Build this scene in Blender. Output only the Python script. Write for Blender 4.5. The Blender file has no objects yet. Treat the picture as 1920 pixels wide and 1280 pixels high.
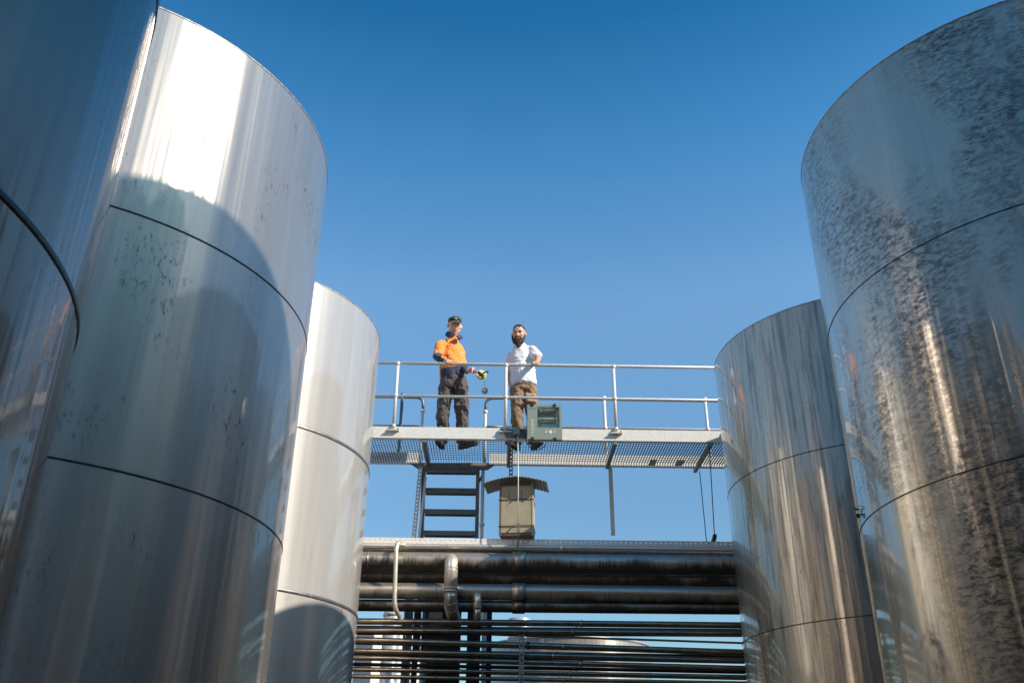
import bpy, bmesh, math, random
from mathutils import Vector, Matrix, noise
random.seed(7)
sc = bpy.context.scene
COL = sc.collection
R = math.radians

# ------------------------------------------------------------------ camera
cd = bpy.data.cameras.new('camera')
cd.sensor_width = 36.0
cd.lens = 1719.16 * 36.0 / 1920.0
cd.clip_end = 3000
cam = bpy.data.objects.new('camera', cd)
COL.objects.link(cam)
PITCH, ROLL = R(26.8161), R(0.48536)
cam.matrix_world = (Matrix.Translation((0, 0, 1.5)) @ Matrix.Rotation(PITCH + math.pi / 2, 4, 'X')
                    @ Matrix.Rotation(ROLL, 4, 'Z'))
sc.camera = cam

# ------------------------------------------------------------------ sky and sun
SUN_AZ, SUN_EL = R(118), R(33.3)          # azimuth clockwise from +y
w = bpy.data.worlds.new('World')
sc.world = w
w.use_nodes = True
nt = w.node_tree
bg = nt.nodes['Background']
sky = nt.nodes.new('ShaderNodeTexSky')
sky.sky_type = 'NISHITA'
sky.sun_disc = False
sky.sun_elevation = SUN_EL
sky.sun_rotation = SUN_AZ
sky.altitude = 0
sky.air_density = 1.25
sky.dust_density = 0.8
sky.ozone_density = 3.0
hs = nt.nodes.new('ShaderNodeHueSaturation')
hs.inputs['Saturation'].default_value = 1.18
nt.links.new(sky.outputs[0], hs.inputs['Color'])
tn = nt.nodes.new('ShaderNodeMix'); tn.data_type = 'RGBA'; tn.blend_type = 'MULTIPLY'
tn.inputs[0].default_value = 1; tn.inputs[7].default_value = (.80, 1.02, 1.06, 1)
nt.links.new(hs.outputs[0], tn.inputs[6])
# deeper, cleaner blue overhead: the sky's own gradient with elevation
gc = nt.nodes.new('ShaderNodeTexCoord'); sx = nt.nodes.new('ShaderNodeSeparateXYZ'); cr = nt.nodes.new('ShaderNodeValToRGB')
nt.links.new(gc.outputs['Generated'], sx.inputs[0]); nt.links.new(sx.outputs['Z'], cr.inputs[0])
el = cr.color_ramp.elements; K = 1.7
el[0].position = .0; el[0].color = (.85 / K, .80 / K, .80 / K, 1)
el[1].position = .80; el[1].color = (.16 / K, .64 / K, .80 / K, 1)
for p_, c_ in ((.28, (1.04, .86, .84)), (.49, (1.62, 1.26, 1.12)), (.62, (.76, 1.06, 1.08)), (.72, (.26, .74, .84))):
    e_ = el.new(p_); e_.color = (c_[0] / K, c_[1] / K, c_[2] / K, 1)
t2 = nt.nodes.new('ShaderNodeMix'); t2.data_type = 'RGBA'; t2.blend_type = 'MULTIPLY'; t2.inputs[0].default_value = 1
nt.links.new(tn.outputs[2], t2.inputs[6]); nt.links.new(cr.outputs[0], t2.inputs[7])
t3 = nt.nodes.new('ShaderNodeVectorMath'); t3.operation = 'SCALE'; t3.inputs['Scale'].default_value = K
nt.links.new(t2.outputs[2], t3.inputs[0]); nt.links.new(t3.outputs[0], bg.inputs[0])
bg.inputs[1].default_value = 0.135
sl = bpy.data.lights.new('sun', 'SUN')
sl.energy = 4.6
sl.angle = R(0.5)
sl.color = (1.0, 0.90, 0.77)
sun = bpy.data.objects.new('sun', sl)
COL.objects.link(sun)
sd = Vector((math.sin(SUN_AZ) * math.cos(SUN_EL), math.cos(SUN_AZ) * math.cos(SUN_EL), math.sin(SUN_EL)))
sun.rotation_euler = sd.to_track_quat('Z', 'Y').to_euler()
sc.view_settings.view_transform = 'Standard'
sc.view_settings.look = 'None'
sc.view_settings.exposure = 0.35
sc.view_settings.gamma = 1.0
sc.cycles.max_bounces = 10
sc.cycles.glossy_bounces = 6
sc.cycles.use_denoising = True

# ------------------------------------------------------------------ materials
class NT:
    def __init__(s, name):
        s.m = bpy.data.materials.new(name); s.m.use_nodes = True
        s.t = s.m.node_tree; s.b = s.t.nodes['Principled BSDF']
    def n(s, ty, **k):
        x = s.t.nodes.new('ShaderNode' + ty)
        for a, v in k.items():
            if a in x.bl_rna.properties.keys(): setattr(x, a, v)
        return x
    def l(s, a, b): s.t.links.new(a, b)
    def coords(s, scale=(1, 1, 1), kind='Object', rot=(0, 0, 0), loc=(0, 0, 0)):
        tc = s.n('TexCoord'); mp = s.n('Mapping')
        mp.inputs['Scale'].default_value = scale; mp.inputs['Rotation'].default_value = rot
        mp.inputs['Location'].default_value = loc
        s.l(tc.outputs[kind], mp.inputs[0]); return mp.outputs[0]
    def noise(s, vec, scale, detail=4, rough=.55, dist=0):
        x = s.n('TexNoise'); x.inputs['Scale'].default_value = scale; x.inputs['Detail'].default_value = detail
        x.inputs['Roughness'].default_value = rough; x.inputs['Distortion'].default_value = dist
        s.l(vec, x.inputs['Vector']); return x.outputs['Fac']
    def ramp(s, fac, stops):
        x = s.n('ValToRGB'); e = x.color_ramp.elements
        while len(e) < len(stops): e.new(.5)
        for i, (p, c) in enumerate(stops):
            e[i].position = p; e[i].color = (c, c, c, 1) if not isinstance(c, tuple) else (*c, 1)
        s.l(fac, x.inputs[0]); return x.outputs[0]
    def math(s, op, a, b=None, clamp=False):
        x = s.n('Math'); x.operation = op; x.use_clamp = clamp
        for i, v in enumerate((a, b)):
            if v is None: continue
            if isinstance(v, (int, float)): x.inputs[i].default_value = v
            else: s.l(v, x.inputs[i])
        return x.outputs[0]
    def mix(s, fac, a, b):
        x = s.n('Mix'); x.data_type = 'RGBA'
        for i, v in ((0, fac), (6, a), (7, b)):
            if isinstance(v, (int, float)): x.inputs[i].default_value = v
            elif isinstance(v, tuple): x.inputs[i].default_value = (*v, 1)
            else: s.l(v, x.inputs[i])
        return x.outputs[2]
    def bump(s, h, strength, dist=.01, prev=None):
        x = s.n('Bump'); x.inputs['Strength'].default_value = strength; x.inputs['Distance'].default_value = dist
        s.l(h, x.inputs['Height'])
        if prev is not None: s.l(prev, x.inputs['Normal'])
        return x.outputs[0]

def tank_steel(name, base, kind, seed, rough=.3, metal=.8, waves=.8, coat=.9):
    """rolled stainless sheet: rough sideways grain, wavy plates, its own stains"""
    M = NT(name); b = M.b
    b.inputs['Metallic'].default_value = metal
    loc = (seed * 3.7, seed * 1.3, seed * 2.1)
    streak = M.noise(M.coords((5, 5, .22), loc=loc), 1.6, 5, .6)
    fine = M.noise(M.coords((22, 22, .6), loc=loc), 2.2, 4, .6)
    cloud = M.noise(M.coords((1, 1, 1), loc=loc), 1.3, 4, .55)
    col = M.mix(M.ramp(streak, [(.3, 0.), (.7, 1.)]), tuple(c * .88 for c in base), tuple(min(1, c * 1.06) for c in base))
    col = M.mix(M.ramp(fine, [(.5, 0.), (.8, .35)]), col, tuple(c * .75 for c in base))
    rz = None
    if kind == 'speck':
        s1 = M.noise(M.coords((1, 1, .45), loc=loc), 38, 5, .75)
        s2 = M.noise(M.coords((1, 1, .8), loc=(loc[1], loc[0], loc[2])), 2.1, 2, .5)
        d = M.math('MULTIPLY', M.ramp(s1, [(.54, 0.), (.66, .9)]), M.ramp(s2, [(.47, 0.), (.64, .85)]))
        dcol = (.07, .07, .07)
    elif kind == 'scuff':
        s1 = M.noise(M.coords((1.0, 1.0, 2.2), loc=loc, rot=(.35, .5, 0)), 17, 8, .8, .25)
        s2 = M.noise(M.coords((1, 1, .5), loc=(loc[0] + .9, loc[1] - .6, loc[2])), 1.05, 5, .62, .4)
        d = M.math('MULTIPLY', M.ramp(s1, [(.44, 0.), (.58, .9)]), M.ramp(s2, [(.43, 0.), (.57, 1.)]))
        dcol = (.085, .072, .055)
    elif kind == 'run':
        s1 = M.noise(M.coords((9, 9, .5), loc=loc), 2.4, 6, .7)
        sp = M.noise(M.coords((1, 1, 1), loc=loc), 60, 2, .6)
        d = M.ramp(s1, [(.47, 0.), (.72, .75)])
        d = M.math('MAXIMUM', d, M.ramp(sp, [(.66, 0.), (.71, .9)]))
        dcol = (.07, .062, .05)
    else:
        s1 = M.noise(M.coords((7, 7, .4), loc=loc), 2.0, 5, .6)
        d = M.ramp(s1, [(.58, 0.), (.75, .3)])
        dcol = (.35, .34, .33)
    col = M.mix(d, col, dcol)
    if kind == 'scuff':
        ru = M.noise(M.coords((1, 1, .38), loc=(loc[2], loc[0], loc[1])), .95, 6, .62, .5)
        fn = M.noise(M.coords((1, 1, .8), loc=loc), 9, 6, .7)
        rm = M.math('MULTIPLY', M.ramp(ru, [(.53, 0.), (.62, 1.)]), M.ramp(fn, [(.40, 0.), (.58, .8)]))
        col = M.mix(rm, col, (.085, .052, .028))
        d = M.math('MAXIMUM', d, rm)
    M.l(col, b.inputs['Base Color'])
    r = M.math('ADD', M.math('MULTIPLY', cloud, .16), rough - .08)
    r = M.math('ADD', r, M.math('MULTIPLY', d, .3), True)
    M.l(r, b.inputs['Roughness'])
    b.inputs['Anisotropic'].default_value = .78
    tg = M.n('Tangent'); tg.direction_type = 'RADIAL'; tg.axis = 'Z'
    M.l(tg.outputs[0], b.inputs['Tangent'])
    b.inputs['Anisotropic Rotation'].default_value = ANISO_ROT
    b.inputs['Coat Weight'].default_value = coat
    b.inputs['Coat Roughness'].default_value = .055
    b.inputs['Coat IOR'].default_value = 1.75
    wave = M.noise(M.coords((3.2, 3.2, .10), loc=loc), 1.5, 3, .5)
    wave2 = M.noise(M.coords((1, 1, .5), loc=loc), .9, 2, .5)
    n1 = M.bump(wave, waves, .03)
    n1 = M.bump(wave2, .35, .02, n1)
    n1 = M.bump(fine, .08, .002, n1)
    n1 = M.bump(d, .12, .0006, n1)
    M.l(n1, b.inputs['Normal']); 
    n2 = M.bump(wave2, .35, .015)
    M.l(M.bump(wave, .3, .012, n2), b.inputs['Coat Normal'])
    return M.m
ANISO_ROT = 0.25

def simple(name, col, rough=.5, metal=0., nscale=14, var=.15, bump=.15, bdist=.004, coords=(1, 1, 1), **kw):
    M = NT(name); b = M.b
    f = M.noise(M.coords(coords), nscale, 5, .6)
    M.l(M.mix(M.ramp(f, [(.3, 0.), (.7, 1.)]), tuple(c * (1 - var) for c in col), tuple(min(1, c * (1 + var)) for c in col)), b.inputs['Base Color'])
    b.inputs['Metallic'].default_value = metal
    M.l(M.math('ADD', M.math('MULTIPLY', f, .2), rough - .1, True), b.inputs['Roughness'])
    if bump: M.l(M.bump(f, bump, bdist), b.inputs['Normal'])
    for k, v in kw.items(): b.inputs[k].default_value = v
    return M.m

def galv(name, col, metal=.35, rough=.45):
    M = NT(name); b = M.b
    v = M.n('TexVoronoi'); v.inputs['Scale'].default_value = 28; M.l(M.coords(), v.inputs['Vector'])
    f = M.noise(M.coords((1, 1, 1)), 9, 6, .65)
    c = M.mix(M.ramp(v.outputs['Distance'], [(.0, 0.), (.5, 1.)]), tuple(x * .82 for x in col), col)
    c = M.mix(M.ramp(f, [(.55, 0.), (.75, .4)]), c, tuple(x * .7 for x in col))
    M.l(c, b.inputs['Base Color'])
    b.inputs['Metallic'].default_value = metal
    b.inputs['Roughness'].default_value = rough
    M.l(M.bump(f, .1, .002), b.inputs['Normal'])
    return M.m

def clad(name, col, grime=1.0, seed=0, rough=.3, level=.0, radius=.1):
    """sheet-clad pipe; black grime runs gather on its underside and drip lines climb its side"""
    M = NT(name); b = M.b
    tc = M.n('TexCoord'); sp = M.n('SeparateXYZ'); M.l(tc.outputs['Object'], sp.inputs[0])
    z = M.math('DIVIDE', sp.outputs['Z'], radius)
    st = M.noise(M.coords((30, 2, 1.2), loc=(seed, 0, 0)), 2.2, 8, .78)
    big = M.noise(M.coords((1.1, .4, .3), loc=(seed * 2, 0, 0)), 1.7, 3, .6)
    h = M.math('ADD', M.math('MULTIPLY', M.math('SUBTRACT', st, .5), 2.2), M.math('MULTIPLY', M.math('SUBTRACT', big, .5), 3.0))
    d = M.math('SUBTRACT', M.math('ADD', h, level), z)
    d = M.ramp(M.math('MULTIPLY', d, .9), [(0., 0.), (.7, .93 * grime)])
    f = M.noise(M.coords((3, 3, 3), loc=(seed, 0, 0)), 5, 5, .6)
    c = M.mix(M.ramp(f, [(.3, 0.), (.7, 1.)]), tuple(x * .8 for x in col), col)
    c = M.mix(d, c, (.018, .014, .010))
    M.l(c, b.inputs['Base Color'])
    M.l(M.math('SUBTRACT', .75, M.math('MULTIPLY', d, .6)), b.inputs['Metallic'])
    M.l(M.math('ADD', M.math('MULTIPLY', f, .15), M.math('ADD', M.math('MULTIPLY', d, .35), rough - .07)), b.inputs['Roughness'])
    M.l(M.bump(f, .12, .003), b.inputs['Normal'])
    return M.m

def cloth(name, col, var=.12, wr=.6, scale=9, rough=.85):
    M = NT(name); b = M.b
    a = M.noise(M.coords((1, 1, .55)), scale, 4, .6, 1.2)
    f = M.noise(M.coords(), 60, 2, .5)
    M.l(M.mix(f, tuple(c * (1 - var) for c in col), tuple(min(1, c * (1 + var)) for c in col)), b.inputs['Base Color'])
    b.inputs['Roughness'].default_value = rough
    b.inputs['Sheen Weight'].default_value = .25
    M.l(M.bump(a, wr, .03), b.inputs['Normal'])
    return M.m

MT = {
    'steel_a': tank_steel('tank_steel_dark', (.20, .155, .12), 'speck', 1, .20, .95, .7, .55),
    'steel_b': tank_steel('tank_steel_pale', (.68, .60, .53), 'speck', 2, .36, .80, .45, .6),  # pale specked sheet, one even base tone
    'steel_c': tank_steel('tank_steel_clean', (.60, .58, .55), 'clean', 3, .42, .40, .15),
    'steel_d': tank_steel('tank_steel_runs', (.52, .45, .35), 'run', 4, .30, .78, .5),
    'steel_e': tank_steel('tank_steel_scuffed', (.60, .52, .40), 'scuff', 5, .28, .75, .6),
    'seam': simple('weld_seam_metal', (.10, .095, .09), .45, .8, 30, .4),
    'seam_bright': simple('bright_weld_band', (.34, .33, .32), .4, .9, 30, .3),
    'rim': simple('rim_metal', (.42, .41, .39), .5, .7, 30, .4),
    'roof': simple('tank_roof_metal', (.5, .5, .5), .45, .9, 4, .1),
    'galv': galv('galvanised_beam', (.80, .78, .73), .08, .55),
    'galv_dk': galv('weathered_galvanised', (.22, .23, .23), .5, .5),
    'rail': galv('galvanised_tube', (.70, .70, .68), .12, .45),
    'rail_dk': galv('dark_tube', (.16, .19, .22), .5, .45),  # darker tone than the other rail tubes, used on the looped ends
    'stair': simple('grey_painted_steel', (.17, .20, .22), .5, .2, 18, .25),
    'grate': simple('grating_steel', (.12, .13, .14), .5, .6, 30, .25),
    'fascia': simple('stained_fascia', (.20, .19, .165), .6, .3, 7, .45),
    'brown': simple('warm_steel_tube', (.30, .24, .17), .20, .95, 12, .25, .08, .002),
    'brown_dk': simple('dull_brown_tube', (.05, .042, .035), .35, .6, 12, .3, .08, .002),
    'chrome': simple('polished_tube', (.74, .69, .61), .30, .6, 8, .08, .02, .0005),
    'dark': simple('dark_ironwork', (.03, .032, .035), .6, .4, 20, .3),  # near-black even colour for columns, rods and roofs
    'lamp_grey': simple('lamp_enamel', (.25, .30, .25), .45, .0, 40, .06, .05, .001),
    'lamp_text': simple('white_print', (.75, .78, .74), .5, 0, 40, .03, 0),
    'black': simple('black_plastic', (.02, .02, .022), .45, 0, 30, .3, .05),
    'reflector': simple('lamp_reflector', (.62, .64, .58), .2, .95, 18, .2, .35, .006),
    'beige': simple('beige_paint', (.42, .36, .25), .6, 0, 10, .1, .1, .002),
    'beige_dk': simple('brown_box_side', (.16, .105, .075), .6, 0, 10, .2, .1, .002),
    'strap': simple('rusty_wire', (.055, .03, .02), .6, .5, 30, .3, 0),
    'corrug': simple('old_corrugated_sheet', (.34, .31, .26), .55, .4, 24, .4),
    'bronze': simple('brown_pipe_paint', (.14, .085, .06), .35, .5, 12, .2),
    'panel': simple('pale_wall_sheet', (.82, .80, .76), .6, 0, 3, .08, .05),
    'skin': simple('skin_fair', (.74, .42, .30), .5, 0, 40, .08, .05, .001, **{'Subsurface Weight': .0}),
    'skin2': simple('skin_tan', (.60, .35, .24), .5, 0, 40, .08, .05, .001),
    'lip': simple('lip', (.36, .13, .10), .5, 0, 40, .05, 0),
    'eye': simple('eye_dark', (.03, .02, .018), .25, 0, 40, .05, 0),
    'teeth': simple('teeth', (.75, .72, .66), .4, 0, 40, .05, 0),
    'orange': cloth('orange_shirt', (.98, .30, .05), .05, .55, 7),
    'navy': cloth('navy_cloth', (.022, .030, .075), .2, .6, 8),
    'trouser': cloth('charcoal_trousers', (.085, .066, .060), .2, .9, 12),
    'white_tee': cloth('white_tshirt', (.80, .79, .84), .03, .55, 6),
    'khaki': cloth('khaki_cargo', (.25, .165, .095), .12, .8, 11),
    'khaki_lt': cloth('khaki_pocket', (.42, .29, .18), .1, .6, 11),
    'boot': simple('boot_leather', (.028, .024, .022), .55, 0, 20, .3),
    'sole': simple('boot_sole', (.16, .15, .13), .8, 0, 20, .2),
    'cap': cloth('dark_green_cap', (.028, .042, .028), .2, .3, 10),
    'capbadge': simple('cap_badge_green', (.12, .50, .06), .6, 0, 30, .1, 0),
    'hair': simple('dark_hair', (.018, .012, .010), .6, 0, 60, .4, .8, .01),
    'hair_fair': simple('fair_hair', (.22, .13, .07), .6, 0, 60, .3, .8, .01),
    'beard': simple('brown_beard', (.060, .032, .022), .7, 0, 70, .5, .9, .015),
    'yellow': simple('yellow_reel', (.72, .66, .20), .5, 0, 30, .1, .05),
    'redgrip': simple('orange_grip', (.62, .12, .05), .5, 0, 30, .1, .05),
    'tape': simple('steel_tape', (.62, .64, .66), .35, .6, 30, .1, 0),
    'leaf': simple('weed_leaf', (.10, .26, .04), .6, 0, 30, .3, .1),
}
def glass_mat():
    M = NT('lamp_glass'); b = M.b
    b.inputs['Base Color'].default_value = (.9, .96, .92, 1); b.inputs['Roughness'].default_value = .04
    b.inputs['Transmission Weight'].default_value = 1; b.inputs['IOR'].default_value = 1.2
    return M.m
MT['glass'] = glass_mat()
def ground_mat():
    M = NT('yard_concrete'); b = M.b
    a = M.noise(M.coords(), .8, 8, .6); c = M.noise(M.coords(), 14, 6, .65)
    col = M.mix(M.ramp(a, [(.35, 0.), (.65, 1.)]), (.16, .13, .095), (.26, .215, .16))
    col = M.mix(M.ramp(c, [(.45, 0.), (.7, .4)]), col, (.09, .085, .075))
    M.l(col, b.inputs['Base Color']); b.inputs['Roughness'].default_value = .85
    M.l(M.bump(c, .4, .01), b.inputs['Normal'])
    return M.m
MT['ground'] = ground_mat()

# ------------------------------------------------------------------ mesh helpers
YAW = R(0.8)
BF = Matrix.Translation((0, 10.5, 0)) @ Matrix.Rotation(YAW, 4, 'Z')      # frame of the walkway: x along it, y away, z up

def tag(o, label=None, cat=None, group=None, kind=None):
    if label: o['label'] = label
    if cat: o['category'] = cat
    if group: o['group'] = group
    if kind: o['kind'] = kind
    return o

def empty(name, base, frame=BF, label=None, cat=None, group=None):
    o = bpy.data.objects.new(name, None); COL.objects.link(o)
    o.empty_display_size = .2
    o.matrix_world = frame @ Matrix.Translation(base)
    o['_base'] = list(base)
    return tag(o, label, cat, group)

class MB:
    """collects shapes (frame coordinates) and links them as one mesh object"""
    def __init__(s): s.bm = bmesh.new(); s.uvl = None
    def box(s, a, b, rot=None):
        a, b = Vector(a), Vector(b); c = (a + b) / 2; d = b - a
        m = Matrix.Translation(c) @ (rot.to_4x4() if rot else Matrix()) @ Matrix.Diagonal((abs(d.x), abs(d.y), abs(d.z), 1))
        bmesh.ops.create_cube(s.bm, size=1, matrix=m); return s
    def bar(s, p0, p1, w, d, up=(0, 1, 0)):
        p0, p1 = Vector(p0), Vector(p1); z = (p1 - p0); L = z.length; z.normalize()
        y = Vector(up); y = (y - z * y.dot(z)).normalized(); x = y.cross(z)
        m = Matrix((x, y, z)).transposed().to_4x4(); m.translation = (p0 + p1) / 2
        bmesh.ops.create_cube(s.bm, size=1, matrix=m @ Matrix.Diagonal((w, d, L, 1))); return s
    def tube(s, pts, r, n=12, cap=True, smooth=0):
        pts = [Vector(p) for p in pts]
        if smooth:
            q = [pts[0]]
            for i in range(1, len(pts) - 1):
                a, b, c = pts[i - 1], pts[i], pts[i + 1]
                l = min((b - a).length, (c - b).length) * .5; l = min(l, smooth)
                p = b + (a - b).normalized() * l; e = b + (c - b).normalized() * l
                for k in range(7):
                    t = k / 6; q.append(p * (1 - t) ** 2 + b * 2 * t * (1 - t) + e * t * t)
            q.append(pts[-1]); pts = q
        rr = r if isinstance(r, (list, tuple)) else [r] * len(pts)
        rings = []; prev = None
        for i, p in enumerate(pts):
            t = (pts[min(i + 1, len(pts) - 1)] - pts[max(i - 1, 0)]).normalized()
            if prev is None: prev = Vector((0, 0, 1)) if abs(t.z) < .9 else Vector((1, 0, 0))
            u = (prev - t * prev.dot(t)).normalized(); prev = u; v = t.cross(u)
            rings.append([s.bm.verts.new(p + (u * math.cos(2 * math.pi * k / n) + v * math.sin(2 * math.pi * k / n)) * rr[i]) for k in range(n)])
        for a, b in zip(rings, rings[1:]):
            for k in range(n):
                f = s.bm.faces.new((a[k], a[(k + 1) % n], b[(k + 1) % n], b[k])); f.smooth = True
        if cap:
            s.bm.faces.new(rings[0][::-1]); s.bm.faces.new(rings[-1])
        return s
    def ball(s, c, r, seg=12):
        m = Matrix.Translation(c) @ (Matrix.Diagonal((*r, 1)) if isinstance(r, (tuple, list)) else Matrix.Scale(r, 4))
        g = bmesh.ops.create_uvsphere(s.bm, u_segments=seg, v_segments=seg // 2 + 2, radius=1, matrix=m)
        for v in g['verts']:
            for f in v.link_faces: f.smooth = True
        return s
    def poly(s, pts, thick):
        vs = [s.bm.verts.new(p) for p in pts]; f = s.bm.faces.new(vs)
        g = bmesh.ops.extrude_face_region(s.bm, geom=[f])
        bmesh.ops.translate(s.bm, vec=Vector(thick), verts=[e for e in g['geom'] if isinstance(e, bmesh.types.BMVert)]); return s
    def build(s, name, mat, parent=None, label=None, bevel=0, origin=None, frame=BF):
        bmesh.ops.recalc_face_normals(s.bm, faces=s.bm.faces)
        base = Vector(parent['_base']) if parent is not None and '_base' in parent.keys() else Vector(origin or (0, 0, 0))
        off = Vector(origin) if origin is not None else base
        bmesh.ops.translate(s.bm, vec=-off, verts=s.bm.verts)
        me = bpy.data.meshes.new(name); s.bm.to_mesh(me); s.bm.free()
        me.materials.append(mat if not isinstance(mat, str) else MT[mat])
        o = bpy.data.objects.new(name, me); COL.objects.link(o)
        o['_base'] = list(off)
        if parent is not None:
            o.parent = parent; o.location = off - base
        else: o.matrix_world = frame @ Matrix.Translation(off)
        if bevel:
            mo = o.modifiers.new('bevel', 'BEVEL'); mo.width = bevel; mo.segments = 2; mo.limit_method = 'ANGLE'
        if label: o['label'] = label
        return o

# ------------------------------------------------------------------ ground
gb = MB()
bmesh.ops.create_grid(gb.bm, x_segments=2, y_segments=2, size=900)
tag(gb.build('ground', 'ground', frame=Matrix()), kind='structure')

# ------------------------------------------------------------------ tanks
U = 1.5
def lathe(bm, prof, n=160, smooth=True):
    rings = [[bm.verts.new((r * math.cos(2 * math.pi * k / n), r * math.sin(2 * math.pi * k / n), z)) for k in range(n)] for r, z in prof]
    for a, b in zip(rings, rings[1:]):
        for k in range(n):
            f = bm.faces.new((a[k], a[(k + 1) % n], b[(k + 1) % n], b[k])); f.smooth = smooth
    return rings

def part_lathe(name, prof, mat, parent, n=160, smooth=True, caps=False):
    bm = bmesh.new(); rg = lathe(bm, prof, n, smooth)
    if caps: bm.faces.new(rg[0]); bm.faces.new(rg[-1])
    bmesh.ops.recalc_face_normals(bm, faces=bm.faces)
    me = bpy.data.meshes.new(name); bm.to_mesh(me); bm.free(); me.materials.append(MT[mat])
    o = bpy.data.objects.new(name, me); COL.objects.link(o); o.parent = parent
    return o

def tank(x, y, r, H, seams, steel, seam_mat, label, seam_w=.012, seam_t=.004, group='steel storage tanks'):
    t = bpy.data.objects.new('storage_tank', None); COL.objects.link(t); t.location = (x * U, y * U, 0)
    tag(t, label, 'tank', group)
    rr = r * U; zt = 1.5 + H * U
    zs = [0.] + sorted(1.5 + s * U for s in seams) + [zt]
    bm = bmesh.new()
    for i, (a, b) in enumerate(zip(zs, zs[1:])):
        lathe(bm, [(rr, a), (rr, b)], 192)
    me = bpy.data.meshes.new('tank_shell'); bm.to_mesh(me); bm.free(); me.materials.append(MT[steel])
    o = bpy.data.objects.new('tank_shell', me); COL.objects.link(o); o.parent = t
    for z in zs[1:-1]:
        part_lathe('weld_seam', [(rr, z - seam_w), (rr + seam_t, z - seam_w * .8), (rr + seam_t, z + seam_w * .8), (rr, z + seam_w)], seam_mat, t)
    for i, (za, zb) in enumerate(zip(zs, zs[1:])):
        a_ = (x * 7.3 + y * 3.1 + i * 2.35) % 6.283
        m_ = bmesh.new(); h_ = .004 / rr
        vs = [m_.verts.new(((rr + .0012) * math.cos(a_ + s_ * h_), (rr + .0012) * math.sin(a_ + s_ * h_), z_)) for s_, z_ in ((-1, za + .01), (1, za + .01), (1, zb - .01), (-1, zb - .01))]
        m_.faces.new(vs); me = bpy.data.meshes.new('plate_joint'); m_.to_mesh(me); m_.free(); me.materials.append(MT['seam_bright'])
        o = bpy.data.objects.new('plate_joint', me); COL.objects.link(o); o.parent = t
    part_lathe('top_rim', [(rr, zt - .006), (rr + .003, zt - .005), (rr + .003, zt + .005), (rr - .01, zt + .006)], 'rim', t)
    part_lathe('tank_roof', [(rr - .002, zt - .004), (rr * .5, zt + .0), (.02, zt + .004)], 'roof', t, 96)
    return t

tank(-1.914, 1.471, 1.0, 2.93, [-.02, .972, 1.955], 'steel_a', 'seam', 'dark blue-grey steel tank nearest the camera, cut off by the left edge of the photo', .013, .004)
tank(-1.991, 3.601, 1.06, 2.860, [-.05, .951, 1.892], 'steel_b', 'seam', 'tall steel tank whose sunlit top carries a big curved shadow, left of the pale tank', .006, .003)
tank(-1.939, 5.745, 1.0, 2.946, [.08, 1.03, 1.973], 'steel_c', 'seam_bright', 'pale clean steel tank in full sun at the left end of the walkway', .017, .005)
tank(2.493, 5.989, 1.0, 2.915, [-.04, .941, 1.927], 'steel_d', 'seam', 'smaller-looking shaded steel tank with vertical runs at the right end of the walkway', .005, .003)
tank(2.448, 3.562, 1.0, 2.912, [.08, 1.051, 1.971], 'steel_e', 'seam', 'large scuffed steel tank with dark blotches filling the right edge of the photo', .004, .003)
tank(2.55, .60, 1.0, 4.33, [.0, 1.0, 2.0, 3.0], 'steel_d', 'seam', 'taller steel tank outside the frame on the right that shades the tanks opposite', group=None)
tank(2.55, -1.55, 1.0, 5.2, [.0, .98, 1.95], 'steel_c', 'seam', 'steel tank behind the camera on the right, added to be mirrored and raised to shade the nearest left tank', group=None)  # unseen tank, made extra tall to keep sun off the nearest left tank
tank(-1.93, -1.0, 1.0, 2.93, [.0, .98, 1.95], 'steel_c', 'seam', 'steel tank behind the camera on the left that the others mirror', group=None)

# unseen yard buildings, sized and coloured to darken and warm the tank reflections
MT['eastwall'] = simple('dark_wall_sheet', (.30, .115, .038), .7, 0, 2, .35, .1, .01, (3, 3, .3))
MT['westwall'] = simple('tan_wall_sheet', (.58, .44, .29), .7, 0, 2, .25, .1, .01, (3, 3, .3))
yb_ = bpy.data.objects.new('process_building', None); COL.objects.link(yb_); yb_.location = (0, -9, 0)
tag(yb_, 'long brown sheet-clad process building behind the camera, seen only mirrored in the tanks', 'building')
MT['brownwall'] = simple('brown_wall_sheet', (.32, .125, .045), .7, 0, 2, .35, .1, .01, (3, 3, .3))
MT['streakwall'] = simple('pale_streak_post', (.5, .47, .42), .5, 0, 4, .1)  # pale posts added to the unseen walls as thin light streaks in the steel
def wbox(a, b, nm, mat, par):
    m = MB(); m.box(a, b); o = m.build(nm, mat, None, frame=Matrix()); o.parent = par; o.matrix_parent_inverse = par.matrix_world.inverted() if False else Matrix.Translation(-par.location); return o
wbox((-14, -12, 0), (13, -9, 11), 'wall', 'brownwall', yb_)
wbox((-14.2, -12.2, 11.01), (13.2, -8.8, 11.2), 'roof', 'dark', yb_)
for i, xx in enumerate((-9.5, -6.4, -2.2, .8, 1.6, 4.5, 8.0)):
    wbox((xx, -8.995, 0), (xx + (.10 if i % 2 else .22), -8.8, 10.95), 'streak_post', 'streakwall', yb_)

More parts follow.
